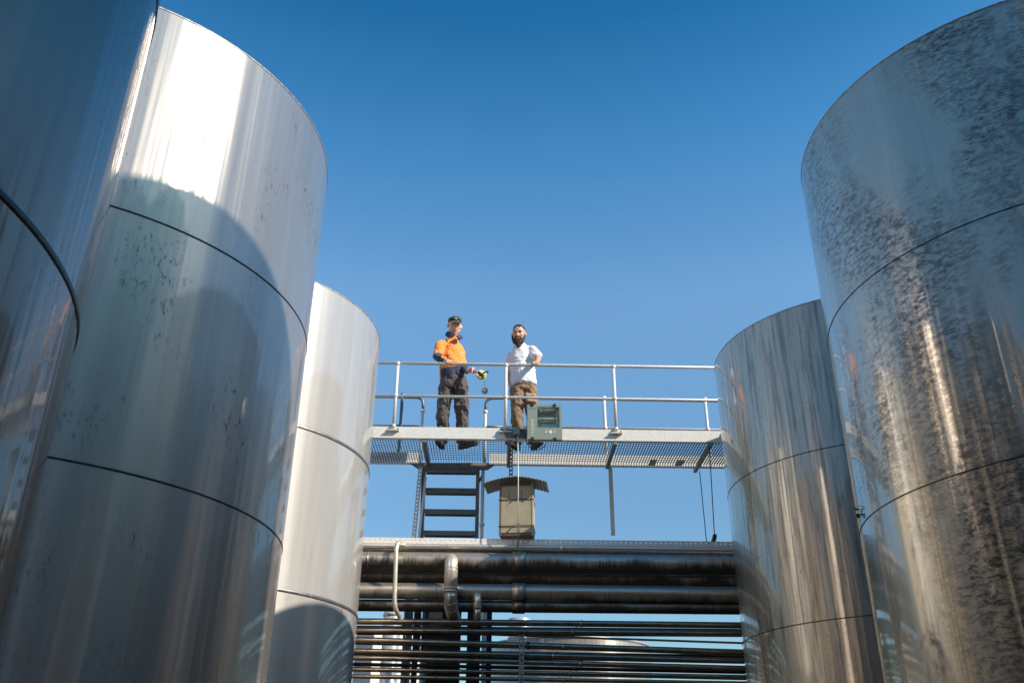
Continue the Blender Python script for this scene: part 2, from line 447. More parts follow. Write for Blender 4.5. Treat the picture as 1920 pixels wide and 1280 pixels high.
eb = bpy.data.objects.new('warehouse', None); COL.objects.link(eb); eb.location = (10, 0, 0)
tag(eb, 'dark warehouse added outside the frame beyond the right-hand tanks to darken what the steel mirrors', 'building')
wbox((9.5, -8.6, 0), (14, 12.5, 9.9), 'wall', 'eastwall', eb)  # unseen dark wall, added and heightened to keep bright sky out of reflections
wbox((9.4, -8.65, 9.91), (14.1, 12.6, 10.05), 'roof', 'dark', eb)
for yy in (-6.5, -3.1, -1.8, 1.9, 4.4, 8.6): wbox((9.3, yy, 0), (9.495, yy + .16, 9.85), 'streak_post', 'streakwall', eb)
wb2 = bpy.data.objects.new('warehouse', None); COL.objects.link(wb2); wb2.location = (-10, 0, 0)
tag(wb2, 'tan warehouse added outside the frame beyond the left-hand tanks to warm what the steel mirrors', 'building')
wbox((-14, -8.6, 0), (-8.5, 12.5, 7.5), 'wall', 'westwall', wb2)  # unseen sunlit wall, added so the right-hand tanks mirror a warm tone
wbox((-14.1, -8.65, 7.51), (-8.4, 12.6, 7.65), 'roof', 'dark', wb2)

# ------------------------------------------------------------------ walkway
X0, X1 = -3.6, 5.6
wk = empty('walkway', (0, 0, 5.45), label='galvanised steel walkway bridge with two tube guardrails spanning between the tanks, two men on it', cat='walkway')
def channel(name, y, face, x0=X0, x1=X1):
    b = MB()
    b.box((x0, y - .004, 5.472), (x1, y + .004, 5.618))
    b.box((x0, y + .004 * face, 5.607), (x1, y + .06 * face, 5.6175))
    b.box((x0, y + .004 * face, 5.4725), (x1, y + .06 * face, 5.483))
    return b.build(name, 'galv', wk)
channel('edge_beam', 0, 1)
channel('edge_beam', .92, 1, X0, -1.20)
channel('edge_beam', .92, 1, -.27, X1)
g = MB()
x = X0 + .05
while x < X1:
    if True:
        g.box((x - .0022, .066, 5.484), (x + .0022, .905, 5.508))
    x += .034
y = .10
while y < .91:
    g.tube([(X0, y, 5.505), (X1, y, 5.505)], .0032, 4, False); y += .082
g.build('deck_grating', 'grate', wk)
for jx in (-2.4, -1.06, -.02, 1.27, 2.44, 3.7):
    j = MB(); yb = .915 if jx < 2 else 1.02
    j.box((jx - .022, .005, 5.425), (jx + .022, yb, 5.4705)); 
    j.build('joist', 'galv_dk', wk, bevel=.003)
for sx in (1.85, 2.20):
    MB().box((sx - .045, .70, 5.476), (sx + .045, .90, 5.4825)).build('clip_plate', 'lamp_grey', wk)
for yy, posts, nm in ((-.012, (-2.80, -1.438, -.073, 1.285, 2.65, 4.0), 'near'), (.985, (-2.83, -1.47, 1.275, 2.655, 4.03), 'far')):
    for px in posts:
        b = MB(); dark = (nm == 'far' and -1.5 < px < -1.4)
        zb = 5.58 if nm == 'near' else 5.56
        b.tube([(px, yy, zb), (px, yy, 6.455)], .021)
        b.ball((px, yy, 6.462), .034); b.ball((px, yy, 6.022), .033)
        if nm == 'near':
            b.tube([(px, yy, 5.60), (px, yy, 5.64)], .026)
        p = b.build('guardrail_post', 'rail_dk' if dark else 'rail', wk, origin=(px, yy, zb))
        if nm == 'near':
            MB().box((px - .075, -.012, 5.565), (px + .075, -.005, 5.59)).box((px - .075, -.05, 5.556), (px + .075, -.005, 5.565)).build('base_plate', 'galv', p)
            for s_ in (-.055, .055): MB().ball((px + s_, -.02, 5.585), .011, 8).build('bolt', 'black', p)
MB().tube([(X0, -.012, 6.471), (X1, -.012, 6.471)], .020).build('top_rail', 'rail', wk)
MB().tube([(X0, -.012, 6.022), (X1, -.012, 6.022)], .017).build('knee_rail', 'rail', wk)
MB().tube([(X1, .985, 6.440), (-.08, .985, 6.440)], .019).build('top_rail', 'rail', wk)
MB().tube([(X1, .985, 6.022), (-.08, .985, 6.022)], .016).build('knee_rail', 'rail', wk)
MB().tube([(X0, .985, 6.435), (-1.60, .985, 6.435)], .019).build('top_rail', 'rail', wk)
MB().tube([(X0, .985, 6.015), (-1.60, .985, 6.015)], .016).build('knee_rail', 'rail', wk)
# looped rail ends beside the stair opening
def hoop(x0, x1, z, r, down):
    s = 1 if x1 > x0 else -1
    pts = [(x0, .985, z), (x1, .985, z - .002), (x1 + .002 * s, 1.0, z - down)]
    return MB().tube(pts, r, 12, True, .16)
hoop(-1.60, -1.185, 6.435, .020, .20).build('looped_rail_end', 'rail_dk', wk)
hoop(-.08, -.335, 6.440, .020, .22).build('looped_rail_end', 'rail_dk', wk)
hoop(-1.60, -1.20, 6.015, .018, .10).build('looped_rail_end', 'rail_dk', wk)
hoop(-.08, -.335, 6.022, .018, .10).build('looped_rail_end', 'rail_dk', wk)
for px in (-1.183, -.337):
    b = MB().tube([(px, .99, 5.50), (px, .99, 6.24)], .021); b.ball((px, .99, 6.235), .034)
    b.build('guardrail_post', 'rail', wk, origin=(px, .99, 5.5))
# stained landing plate at the head of the stair
MB().poly([(-1.325, .935, 5.484), (-1.18, .935, 5.388), (-.29, .935, 5.398), (-.155, .935, 5.500)], (0, .008, 0)).build('landing_plate', 'fascia', wk)

# ------------------------------------------------------------------ stair below the walkway
st = empty('access_stair', (-.74, 1.05, 4.0), label='dark grey open-tread steel stair hanging down below the walkway behind the cable tray', cat='stair')
def sy(z): return 1.0 + (5.45 - z) * .26
for px in (-1.128, -.418):
    b = MB(); b.bar((px, sy(5.45), 5.45), (px, sy(3.2), 3.2), .045, .14)
    b.build('stringer', 'stair', st)
z = 5.43
while z > 3.4:
    yy = sy(z); b = MB()
    b.box((-1.105, yy - .07, z - .012), (-.44, yy + .15, z)); b.box((-1.105, yy - .0735, z - .055), (-.44, yy - .066, z + .002))
    b.box((-1.105, yy + .146, z - .03), (-.44, yy + .152, z - .0125))
    b.build('tread', 'stair', st)
    for px in (-1.085, -.46):
        pass
    z -= .262
MB().tube([(-.345, .99, 5.50), (-.350, 1.00, 5.35), (-.350, 1.03, 4.55), (-.350, 1.15, 3.5)], .023).ball((-.350, 1.025, 4.70), .036).build('handrail', 'rail', st)
MB().tube([(-.350, 1.0, 5.36), (-.405, 1.02, 5.26)], .015).build('handrail_bracket', 'stair', st)
def strut(name_parent, a, b_, w=.041, mat='galv', holes=True, face=-1, label=None, cat='strut', group=None):
    """perforated C-section strut from a (bottom) to b_ (top): real slots through its face"""
    a, b_ = Vector(a), Vector(b_); L = (b_ - a).length; n = max(2, int(L / .05)); pitch = L / n
    bm = MB(); t = (b_ - a).normalized()
    def seg(s0, s1, x0, x1):
        p, q = a + t * s0, a + t * s1
        bm.bar(p + Vector(((x0 + x1) / 2, 0, 0)), q + Vector(((x0 + x1) / 2, 0, 0)), x1 - x0, .003)
    h = w / 2
    seg(0, L, -h, -h * .42); seg(0, L, h * .42, h)
    for i in range(n): seg(i * pitch, i * pitch + pitch * .55, -h * .42, h * .42)
    for s_ in (-1, 1):
        bm.bar(a + Vector((s_ * (h - .0015), .022, 0)), b_ + Vector((s_ * (h - .0015), .022, 0)), .003, .036)
    o = bm.build('perforated_strut', mat, origin=tuple(a))
    return tag(o, label, cat, group)
strut(None, (-1.215, .93, 4.27), (-1.165, .93, 5.44), .05, 'galv', label='pale perforated steel strut running down along the left side of the stair', group='perforated steel struts')
o = MB().bar((-1.145, .90, 4.30), (-1.09, .90, 5.28), .028, .03).build('flat_strut', 'galv', origin=(-1.145, .90, 4.30))
tag(o, 'plain pale flat steel strut beside the perforated one on the left of the stair', 'strut')
strut(None, (.005, .30, 4.26), (.005, .30, 5.47), .046, 'galv_dk', label='dark perforated strut between the walkway and the roofed beige box', group='perforated steel struts')
strut(None, (.130, -.13, 0.0), (.130, -.13, 3.16), .055, 'galv_dk', label='upright perforated strut standing in front of the lowest thin pipes', group='perforated steel struts')
# hanging channel bar
b = MB()
b.box((1.287, .915, 4.55), (1.337, .919, 5.47)).box((1.287, .919, 4.55), (1.291, .95, 5.47)).box((1.333, .919, 4.55), (1.337, .95, 5.47))
tag(b.build('hanger_channel', 'galv', origin=(1.31, .92, 4.55)), 'single steel channel hanging free from the walkway, partly sunlit, right of the beige box', 'hanger')
# trapeze hanger on rods at the right
th = empty('trapeze_hanger', (2.40, .45, 4.28), label='two thin rods and a short cross strut hung from the walkway beside the right-hand tank', cat='hanger')
MB().tube([(2.415, .0, 5.43), (2.368, -.03, 4.28)], .0055, 8).build('hanger_rod', 'dark', th)
MB().tube([(2.49, .96, 5.43), (2.50, .96, 4.25)], .0055, 8).build('hanger_rod', 'dark', th)
MB().bar((2.367, -.06, 4.300), (2.51, 1.0, 4.300), .042, .042, (0, 0, 1)).build('cross_strut', 'dark', th, bevel=.004)

# ------------------------------------------------------------------ floodlight and junction box on the beam
fl = empty('floodlight', (.40, -.10, 5.40), label='square grey-green floodlight with white lettering fixed to the front beam of the walkway', cat='floodlight')
fx0, fx1, fz0, fz1, fy = .190, .607, 5.397, 5.846, -.215
wx0, wx1, wz0, wz1 = .312, .578, 5.552, 5.815
b = MB()
b.box((fx0, fy, fz0), (wx0, fy + .03, fz1)).box((wx1, fy, fz0), (fx1, fy + .03, fz1)).box((wx0, fy, fz0), (wx1, fy + .03, wz0)).box((wx0, fy, wz1), (wx1, fy + .03, fz1))
b.build('front_frame', 'lamp_grey', fl)
b = MB()
b.box((fx0 + .006, fy + .0305, fz0 + .006), (fx1 - .006, fy + .045, fz0 + .02)).box((fx0 + .006, fy + .0305, fz1 - .02), (fx1 - .006, fy + .045, fz1 - .006))
b.box((fx0 + .01, fy + .1, fz0 + .03), (fx1 - .01, fy + .13, fz1 - .03))
b.box((fx0 + .004, fy + .0305, fz0 + .02), (fx0 + .012, fy + .12, fz1 - .02)).box((fx1 - .012, fy + .0305, fz0 + .02), (fx1 - .004, fy + .12, fz1 - .02))
b.box((fx0 + .012, fy + .0305, fz0 + .021), (fx1 - .012, fy + .12, fz0 + .028)).box((fx0 + .012, fy + .0305, fz1 - .028), (fx1 - .012, fy + .12, fz1 - .021))
b.build('housing', 'lamp_grey', fl)
b = MB()   # reflector: sloping trays round a tube
ix0, ix1 = wx0 + .045, wx1 - .045; yb = fy + .095; zm = (wz0 + wz1) / 2
def quad(mb, *p):
    vs = [mb.bm.verts.new(q) for q in p]; mb.bm.faces.new(vs)
quad(b, (wx0, fy + .031, wz0), (wx0, fy + .031, wz1), (ix0, yb, wz1 - .03), (ix0, yb, wz0 + .03))
quad(b, (wx1, fy + .031, wz0), (wx1, fy + .031, wz1), (ix1, yb, wz1 - .03), (ix1, yb, wz0 + .03))
for (za, ya, zb_, yb_) in ((wz1, fy + .031, wz1 - .04, yb - .01), (wz1 - .04, yb - .01, zm + .05, yb), (zm + .05, yb, zm + .02, yb - .03), (zm + .02, yb - .03, zm - .02, yb - .03), (zm - .02, yb - .03, zm - .05, yb), (zm - .05, yb, wz0 + .04, yb - .01), (wz0 + .04, yb - .01, wz0, fy + .031)):
    xa = lambda yy: (yy - fy - .031) / (yb - fy - .031) * .045
    quad(b, (wx0 + xa(ya), ya, za), (wx1 - xa(ya), ya, za), (wx1 - xa(yb_), yb_, zb_), (wx0 + xa(yb_), yb_, zb_))
b.build('reflector', 'reflector', fl)
MB().tube([(ix0 - .01, fy + .05, zm), (ix1 + .01, fy + .05, zm)], .013).build('lamp_tube', 'lamp_text', fl)
MB().box((wx0 - .004, fy + .012, wz0 - .004), (wx1 + .004, fy + .017, wz1 + .004)).build('glass_pane', 'glass', fl)
for cx_ in (fx0 + .062, fx1 - .085):
    for cz_, s_ in ((fz0, 1), (fz1, -1)):
        MB().box((cx_ - .016, fy - .014, cz_ - .008), (cx_ + .016, fy + .02, cz_ + .022 * s_ if s_ > 0 else cz_ + .008)).box((cx_ - .011, fy - .008, cz_ + .004 * s_), (cx_ + .011, fy - .001, cz_ + .024 * s_)).build('clip', 'black', fl)
def text(txt, size, loc, rot, parent, name, mat, frame=BF, ext=.0012):
    cu = bpy.data.curves.new(name, 'FONT'); cu.body = txt; cu.size = size; cu.extrude = ext; cu.space_character = 1.15
    to = bpy.data.objects.new(name, cu); COL.objects.link(to)
    dg = bpy.context.evaluated_depsgraph_get(); me = bpy.data.meshes.new_from_object(to.evaluated_get(dg))
    bpy.data.objects.remove(to); me.materials.clear(); me.materials.append(MT[mat])
    o = bpy.data.objects.new(name, me); COL.objects.link(o); o.parent = parent
    o.location = Vector(loc) - Vector(parent['_base']); o.rotation_euler = rot
    return o
# letters run upwards along the left side of the lamp face
text('TEMPO', .054, (.272, fy - .0015, 5.468), Matrix(((0, -1, 0), (0, 0, -1), (1, 0, 0))).to_euler(), fl, 'lettering', 'lamp_text')
MB().box((.233, fy - .003, 5.452), (.268, fy - .0005, 5.457)).build('lettering_bar', 'lamp_text', fl)
b = MB()
for i in range(5): b.box((.217 + i * .016, fy - .003, 5.793 - i * .002), (.227 + i * .016, fy - .0005, 5.801))
b.build('small_print', 'lamp_grey', fl)
for mk in (MB().box((.450, fy - .003, 5.475), (.485, fy - .0005, 5.512)), MB().box((.398, fy - .003, 5.487), (.409, fy - .0005, 5.497)), MB().box((.415, fy - .003, 5.476), (.424, fy - .0005, 5.512)),
           MB().poly([(.500, fy - .003, 5.490), (.520, fy - .003, 5.479), (.525, fy - .003, 5.484), (.505, fy - .003, 5.497)], (0, .002, 0)), MB().box((.512, fy - .003, 5.503), (.528, fy - .0005, 5.512))):
    mk.build('approval_mark', 'lamp_text', fl)
MB().box((.30, -.085, 5.50), (.50, -.006, 5.56)).box((.22, -.11, 5.44), (.25, -.006, 5.60)).build('mounting_bracket', 'black', fl)
jb = empty('junction_box', (.06, -.06, 5.50), label='small grey junction box with a black cable on the beam left of the floodlight', cat='junction box')
MB().box((.022, -.10, 5.508), (.105, -.035, 5.600)).build('box', 'lamp_grey', jb, bevel=.006)
MB().tube([(.10, -.07, 5.56), (.145, -.10, 5.55), (.165, -.11, 5.49), (.17, -.10, 5.42), (.22, -.11, 5.33), (.31, -.12, 5.29), (.39, -.12, 5.33), (.42, -.11, 5.39)], .0055, 8, True, .05).build('cable', 'black', jb)
MB().tube([(.062, -.075, 5.51), (.062, -.075, 5.43), (.05, -.05, 5.38)], .0055, 8, True, .03).build('cable', 'black', jb)
o = MB().poly([(-.125, -.0165, 5.604), (.20, -.0165, 5.604), (.20, -.0165, 5.488), (-.06, -.0165, 5.488)], (0, .010, 0)).build('bracket_plate', 'stair', origin=(.04, -.01, 5.49))
tag(o, 'dark blue-grey steel plate bolted to the beam behind the junction box', 'plate')

# ------------------------------------------------------------------ roofed beige box and the rod in front
bb = empty('beige_box', (.075, .0, 4.255), label='beige upright box under a curved corrugated metal roof hung below the walkway', cat='box')
bb.rotation_euler.z += R(-7)
bx0, bx1, bz0, bz1 = -.122, .275, 4.262, 4.885
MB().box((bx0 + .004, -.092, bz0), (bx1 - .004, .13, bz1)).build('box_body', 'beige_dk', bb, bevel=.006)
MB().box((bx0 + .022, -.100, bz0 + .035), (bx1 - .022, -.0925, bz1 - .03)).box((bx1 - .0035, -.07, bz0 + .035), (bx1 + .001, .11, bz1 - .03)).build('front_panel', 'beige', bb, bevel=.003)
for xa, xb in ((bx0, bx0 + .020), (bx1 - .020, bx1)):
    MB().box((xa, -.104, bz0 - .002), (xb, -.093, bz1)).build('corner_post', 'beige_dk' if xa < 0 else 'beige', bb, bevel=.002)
for zz, tl in ((4.690, .05), (4.375, .09)):
    s_ = MB(); s_.tube([(bx0 - .004, .12, zz - .01), (bx0 - .004, -.108, zz), (bx1 + .004, -.108, zz + .004), (bx1 + .004, .12, zz - .03)], .0045, 8)
    s_.tube([(.045, -.112, zz + .004), (.045 - tl * .9, -.118, zz - tl)], .004, 6)
    s_.build('wire_tie', 'strap', bb)
b = MB()
for vx in (-.008, .135):
    b.box((vx - .003, -.103, 4.70), (vx + .003, -.1005, 4.80))
b.build('panel_joint', 'strap', bb)
b = MB(); N = 72; prev = None
for i in range(N + 1):
    t = i / N; xx = -.305 + t * .745; u = (t - .5) * 2
    zz = 4.940 - .075 * abs(u) ** 1.7 + .0035 * math.sin(i * math.pi / 2 * 1.0)
    cur = [b.bm.verts.new((xx, yy, zz + dz)) for yy, dz in ((-.215, -.008), (.22, -.002), (.22, .004), (-.215, -.002))]
    if prev:
        for k in range(4): b.bm.faces.new((prev[k], prev[(k + 1) % 4], cur[(k + 1) % 4], cur[k]))
    prev = cur
b.build('curved_roof', 'corrug', bb)
rd = empty('turnbuckle_rod', (.085, -.13, 4.15), label='thin steel rod with a turnbuckle running down in front of the beige box', cat='rod')
MB().tube([(.078, -.13, 5.47), (.083, -.235, 4.93), (.083, -.235, 4.36)], .006, 8, True, .03).build('rod', 'rail', rd)
MB().tube([(.085, -.235, 4.30), (.085, -.12, 4.12)], .007, 8).build('rod', 'galv_dk', rd)
b = MB(); b.box((.066, -.240, 4.255), (.073, -.228, 4.365)).box((.095, -.240, 4.255), (.102, -.228, 4.365)).box((.066, -.241, 4.355), (.102, -.227, 4.37)).box((.066, -.241, 4.300), (.102, -.227, 4.312)).box((.066, -.241, 4.250), (.102, -.227, 4.262))
b.build('turnbuckle', 'galv_dk', rd)

# ------------------------------------------------------------------ cable tray
PX0, PX1 = -5.5, 6.0
tr = empty('cable_tray', (0, 0, 4.18), label='long perforated cable tray just above the big pipes', cat='cable tray')
b = MB(); b.box((PX0, -.002, 4.229), (PX1, .002, 4.249)).box((PX0, -.002, 4.183), (PX1, .002, 4.217))
x = PX0
while x < PX1 - .1:
    b.box((x, -.002, 4.2172), (x + .046, .002, 4.2288)); x += .058
b.box((PX0, .0025, 4.183), (PX1, .05, 4.187)); b.box((PX0, .21, 4.183), (PX1, .25, 4.187)); b.box((PX0, .25, 4.1835), (PX1, .254, 4.249))
b.build('tray_sides', 'galv', tr)
b = MB(); x = PX0
while x < PX1 - .1:
    b.box((x, .0502, 4.1832), (x + .06, .2098, 4.1868)); x += .12
b.build('tray_rungs', 'galv_dk', tr)

def pipe(z0, z1, r, y0, mat, label, y1=None, x0=PX0, x1=PX1, joints=(), cat='pipe', group='pipes of the rack under the walkway', jm=None, n=24, zslope_ref=(-1.6, 2.5)):
    """z0 at x=-1.6 and z1 at x=2.5"""
    y1 = y0 if y1 is None else y1
    xa, xb = zslope_ref
    f = lambda x: (x, y0 + (y1 - y0) * (x - xa) / (xb - xa), z0 + (z1 - z0) * (x - xa) / (xb - xa))
    base = f((x0 + x1) / 2)
    e = empty('pipe', base, label=label, cat=cat, group=group)
    k = max(2, int((x1 - x0) / .5)); pts = [f(x0 + (x1 - x0) * i / k) for i in range(k + 1)]
    MB().tube(pts, r, n).build('pipe_barrel', mat, e)
    for jx, w_, dr in joints:
        MB().tube([f(jx - w_ / 2), f(jx + w_ / 2)], r + dr, n).build('pipe_collar', jm or mat, e)
    return e
MTc = MT
MT['cladA'] = clad('clad_pipe_large', (.56, .50, .42), 1., 1, .36, .35, .112)
MT['cladA2'] = clad('clad_pipe_behind', (.46, .42, .36), .95, 7, .32, .25, .09)
MT['cladB'] = clad('clad_pipe_mid', (.52, .46, .38), .9, 3, .32, -.35, .09)
MT['cladC'] = clad('clad_pipe_small', (.26, .235, .20), 1., 5, .32, .4, .06)
pipe(4.145, 4.145, .026, -.035, 'chrome', 'polished tube directly under the cable tray', joints=((.6, .05, .004),))
pipe(4.118, 4.113, .020, .06, 'brown', 'dull tube tucked under the polished tube below the cable tray')
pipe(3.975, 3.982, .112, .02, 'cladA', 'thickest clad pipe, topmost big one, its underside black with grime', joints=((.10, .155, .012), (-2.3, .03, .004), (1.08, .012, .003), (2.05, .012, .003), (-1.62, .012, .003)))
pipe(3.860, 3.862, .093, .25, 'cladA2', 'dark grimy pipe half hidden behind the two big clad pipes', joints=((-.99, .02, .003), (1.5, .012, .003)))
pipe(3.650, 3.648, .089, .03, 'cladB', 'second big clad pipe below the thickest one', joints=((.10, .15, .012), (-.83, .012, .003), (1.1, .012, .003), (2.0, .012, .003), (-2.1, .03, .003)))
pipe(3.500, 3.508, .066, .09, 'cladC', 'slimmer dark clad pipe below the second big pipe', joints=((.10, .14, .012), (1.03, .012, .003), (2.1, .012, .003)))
# thin process pipes
rows = [  # z at -1.6, z at 2.5, radius, depth, material, words
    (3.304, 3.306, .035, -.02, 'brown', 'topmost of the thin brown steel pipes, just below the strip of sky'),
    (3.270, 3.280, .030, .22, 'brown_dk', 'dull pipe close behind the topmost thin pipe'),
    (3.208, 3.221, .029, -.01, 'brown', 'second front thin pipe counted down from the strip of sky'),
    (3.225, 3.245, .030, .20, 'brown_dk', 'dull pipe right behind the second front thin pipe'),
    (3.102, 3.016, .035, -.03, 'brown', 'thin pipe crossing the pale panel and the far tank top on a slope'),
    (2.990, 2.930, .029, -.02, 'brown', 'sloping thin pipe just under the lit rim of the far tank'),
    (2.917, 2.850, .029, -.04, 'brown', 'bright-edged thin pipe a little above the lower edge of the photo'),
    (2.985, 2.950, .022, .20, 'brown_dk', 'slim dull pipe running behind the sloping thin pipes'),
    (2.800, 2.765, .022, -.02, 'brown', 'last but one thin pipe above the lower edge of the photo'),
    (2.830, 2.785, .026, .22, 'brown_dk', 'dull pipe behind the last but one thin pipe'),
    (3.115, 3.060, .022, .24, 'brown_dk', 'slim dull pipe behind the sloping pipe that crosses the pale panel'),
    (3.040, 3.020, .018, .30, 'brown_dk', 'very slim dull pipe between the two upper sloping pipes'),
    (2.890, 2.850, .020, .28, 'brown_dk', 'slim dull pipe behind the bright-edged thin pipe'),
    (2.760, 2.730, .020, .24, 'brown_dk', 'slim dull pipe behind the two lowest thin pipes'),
    (2.727, 2.697, .022, -.03, 'brown', 'lowest thin pipe cut by the lower edge of the photo'),
]
for z0, z1, r_, y0, m_, lb in rows: pipe(z0, z1, r_, y0, m_, lb, n=16, group='thin pipes of the rack', joints=((.45 + z0 % .37, .03, .003),))
pipe(3.215, 3.125, .012, .02, 'brown', 'thinnest pipe, starting at the dark columns and sloping to the right', x0=-.98, n=10, group='thin pipes of the rack')
# clamps between thin pipes
o = MB().tube([(.212, -.06, 3.10), (.200, -.06, 3.06), (.212, -.06, 3.02)], .011, 8).tube([(.195, -.06, 3.10), (.207, -.06, 3.06), (.195, -.06, 3.02)], .009, 8).build('pipe_clamp', 'dark', origin=(.2, -.06, 3.06))
tag(o, 'black clamp tying two thin pipes together right of the upright strut', 'clamp')

# drop pipes
dp = empty('drop_pipe', (-.665, -.19, 3.4), label='bright bent duct pipe hanging in front of the big pipes, turning back at its foot', cat='pipe')
MB().tube([(-.665, .02, 3.955), (-.665, -.19, 3.975), (-.66, -.19, 3.60)], .0735, 28, True, .11).build('pipe_barrel', 'chrome', dp)
for zz in (3.865, 3.825, 3.64, 3.605): MB().tube([(-.662, -.19, zz - .004), (-.662, -.19, zz + .004)], .0765, 28).build('pipe_collar', 'rail', dp)
MT['cladE'] = clad('grimy_elbow', (.45, .40, .34), .8, 9, .3, .1, .3)
MB().tube([(-.66, -.19, 3.60), (-.657, -.185, 3.53), (-.65, -.12, 3.46), (-.64, .02, 3.42), (-.62, .5, 3.40)], [.071] * 5, 28).build('elbow', 'cladE', dp)
b = MB()
for p, q in (((-.657, -.187, 3.555), (-.6565, -.186, 3.55)), ((-.655, -.165, 3.505), (-.654, -.16, 3.50)), ((-.649, -.11, 3.457), (-.6485, -.103, 3.454))):
    d_ = (Vector(q) - Vector(p)).normalized() * .004; b.tube([Vector(p) - d_, Vector(p) + d_], .0765, 28)
b.build('elbow_rib', 'rim', dp)
ds = empty('drop_pipe', (-.36, -.10, 3.35), label='short slim stub pipe dropping from the second big pipe, right of the bent duct', cat='pipe')
MB().tube([(-.362, .0, 3.585), (-.362, -.09, 3.575), (-.36, -.10, 3.44)], .043, 20, True, .05).build('pipe_barrel', 'chrome', ds)
MB().tube([(-.36, -.10, 3.44), (-.358, -.07, 3.37), (-.355, .10, 3.34), (-.35, .4, 3.33)], .043, 20).build('elbow', 'cladE', ds)
for zz in (3.515, 3.45): MB().tube([(-.36, -.10, zz - .004), (-.36, -.10, zz + .004)], .046, 20).build('pipe_collar', 'rim', ds)
o = MB().tube([(-1.21, -.035, 4.150), (-1.285, -.13, 4.165), (-1.292, -.16, 4.08), (-1.275, -.16, 3.52), (-1.262, -.15, 3.42), (-1.19, .03, 3.31), (-1.15, .3, 3.2)], .025, 16, True, .06).build('riser_tube', 'chrome', origin=(-1.28, -.1, 3.4))
tag(o, 'slender bright riser tube in front of the big pipes at the left, kinked at foot', 'pipe')

# ------------------------------------------------------------------ things behind the pipes
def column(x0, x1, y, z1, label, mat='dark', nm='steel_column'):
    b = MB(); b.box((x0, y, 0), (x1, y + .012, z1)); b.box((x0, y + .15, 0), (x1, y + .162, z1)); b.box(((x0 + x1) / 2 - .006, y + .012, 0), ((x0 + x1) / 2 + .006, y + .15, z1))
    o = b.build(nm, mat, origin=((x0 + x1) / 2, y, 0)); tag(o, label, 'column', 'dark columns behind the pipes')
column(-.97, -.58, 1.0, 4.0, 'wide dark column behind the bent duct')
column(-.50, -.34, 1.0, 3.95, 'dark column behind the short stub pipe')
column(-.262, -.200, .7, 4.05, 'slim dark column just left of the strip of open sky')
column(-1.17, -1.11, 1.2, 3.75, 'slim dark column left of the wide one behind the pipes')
def vtank(px, y, r, z0, z1, mat, label, nm='vent_pipe', cat='vent', collar=True):
    e = empty(nm, (px, y, z0), label=label, cat=cat)
    MB().tube([(px, y, z0), (px, y, z1)], r, 24).build('barrel', mat, e)
    if collar: MB().tube([(px, y, z1 - r * .5), (px, y, z1 - r * .3)], r * 1.08, 24).build('collar', 'rim', e)
    return e
vtank(-1.69, 3.5, .13, 0, 4.05, 'steel_c', 'pale steel stack showing below the big pipes left of the kinked riser tube')
vtank(-1.31, 2.0, .062, 0, 3.95, 'bronze', 'brown standpipe showing below the big pipes right of the riser tube')
vtank(-.287, 1.0, .035, 0, 4.15, 'chrome', 'bright standpipe between the stub pipe and the slim dark column')
vtank(-1.00, 1.6, .10, 0, 3.80, 'rail_dk', 'dark capped box stack left of the bent duct foot', 'vent_stack')
# far tank and panel building
ft = bpy.data.objects.new('far_tank', None); COL.objects.link(ft)
pf = BF @ Vector((1.66, 13.6, 0)); ft.location = pf
tag(ft, 'distant lower steel tank whose lit curved rim shows between the thin pipes', 'tank')
MT['steel_far'] = tank_steel('tank_steel_far', (.32, .30, .27), 'run', 8, .45, .3, .1)
part_lathe('tank_shell', [(2.08, 0), (2.08, 2), (2.08, 4), (2.08, 5.0)], 'steel_far', ft, 96)
part_lathe('top_rim', [(2.08, 4.98), (2.11, 4.985), (2.11, 5.025), (2.0, 5.03)], 'rim', ft, 96)
part_lathe('tank_roof', [(2.05, 5.01), (1.0, 5.20), (.05, 5.28)], 'roof', ft, 64)
def ftc(px, py): return (pf.x + px, pf.y + py)
vx, vy = ftc(-1.22, -.3)
vt = bpy.data.objects.new('tank_vent', None); COL.objects.link(vt); vt.location = (vx - .0, vy, 5.22)
tag(vt, 'short bright cylindrical vent standing on the distant lower tank', 'vent')
part_lathe('barrel', [(.30, 0), (.30, .46), (.28, .48), (.02, .50)], 'steel_c', vt, 40)
part_lathe('collar', [(.31, .20), (.325, .21), (.325, .24), (.31, .25)], 'rim', vt, 40)
pw = empty('panel_building', (-2.6, 3.6, 0), label='low pale sheet-clad building behind the pipes at the left, striped with pipe shadows', cat='building')
pw.rotation_euler.z += R(28)
MB().box((-4.2, 3.5, 0), (-1.00, 6.0, 3.86)).build('wall', 'panel', pw)
MB().box((-4.26, 3.44, 3.862), (-.94, 6.05, 3.90)).build('roof', 'galv_dk', pw)
b = MB()
for xx in (-2.30, -1.62): MB().box((xx - .03, 3.455, 0), (xx + .03, 3.497, 3.82)).build('pilaster', 'galv_dk', pw)
sh = empty('equipment_shed', (4.6, 9.0, 0), label='low dark blue-green shed far behind the thin pipes at the lower right', cat='shed')
MB().box((2.9, 9, 0), (9, 12, 3.70)).build('wall', 'stair', sh)
MB().box((2.85, 8.95, 3.705), (9.1, 12, 3.76)).build('roof', 'galv', sh)
MB().box((3.15, 8.96, 3.45), (3.32, 8.995, 3.62)).build('window', 'lamp_text', sh)


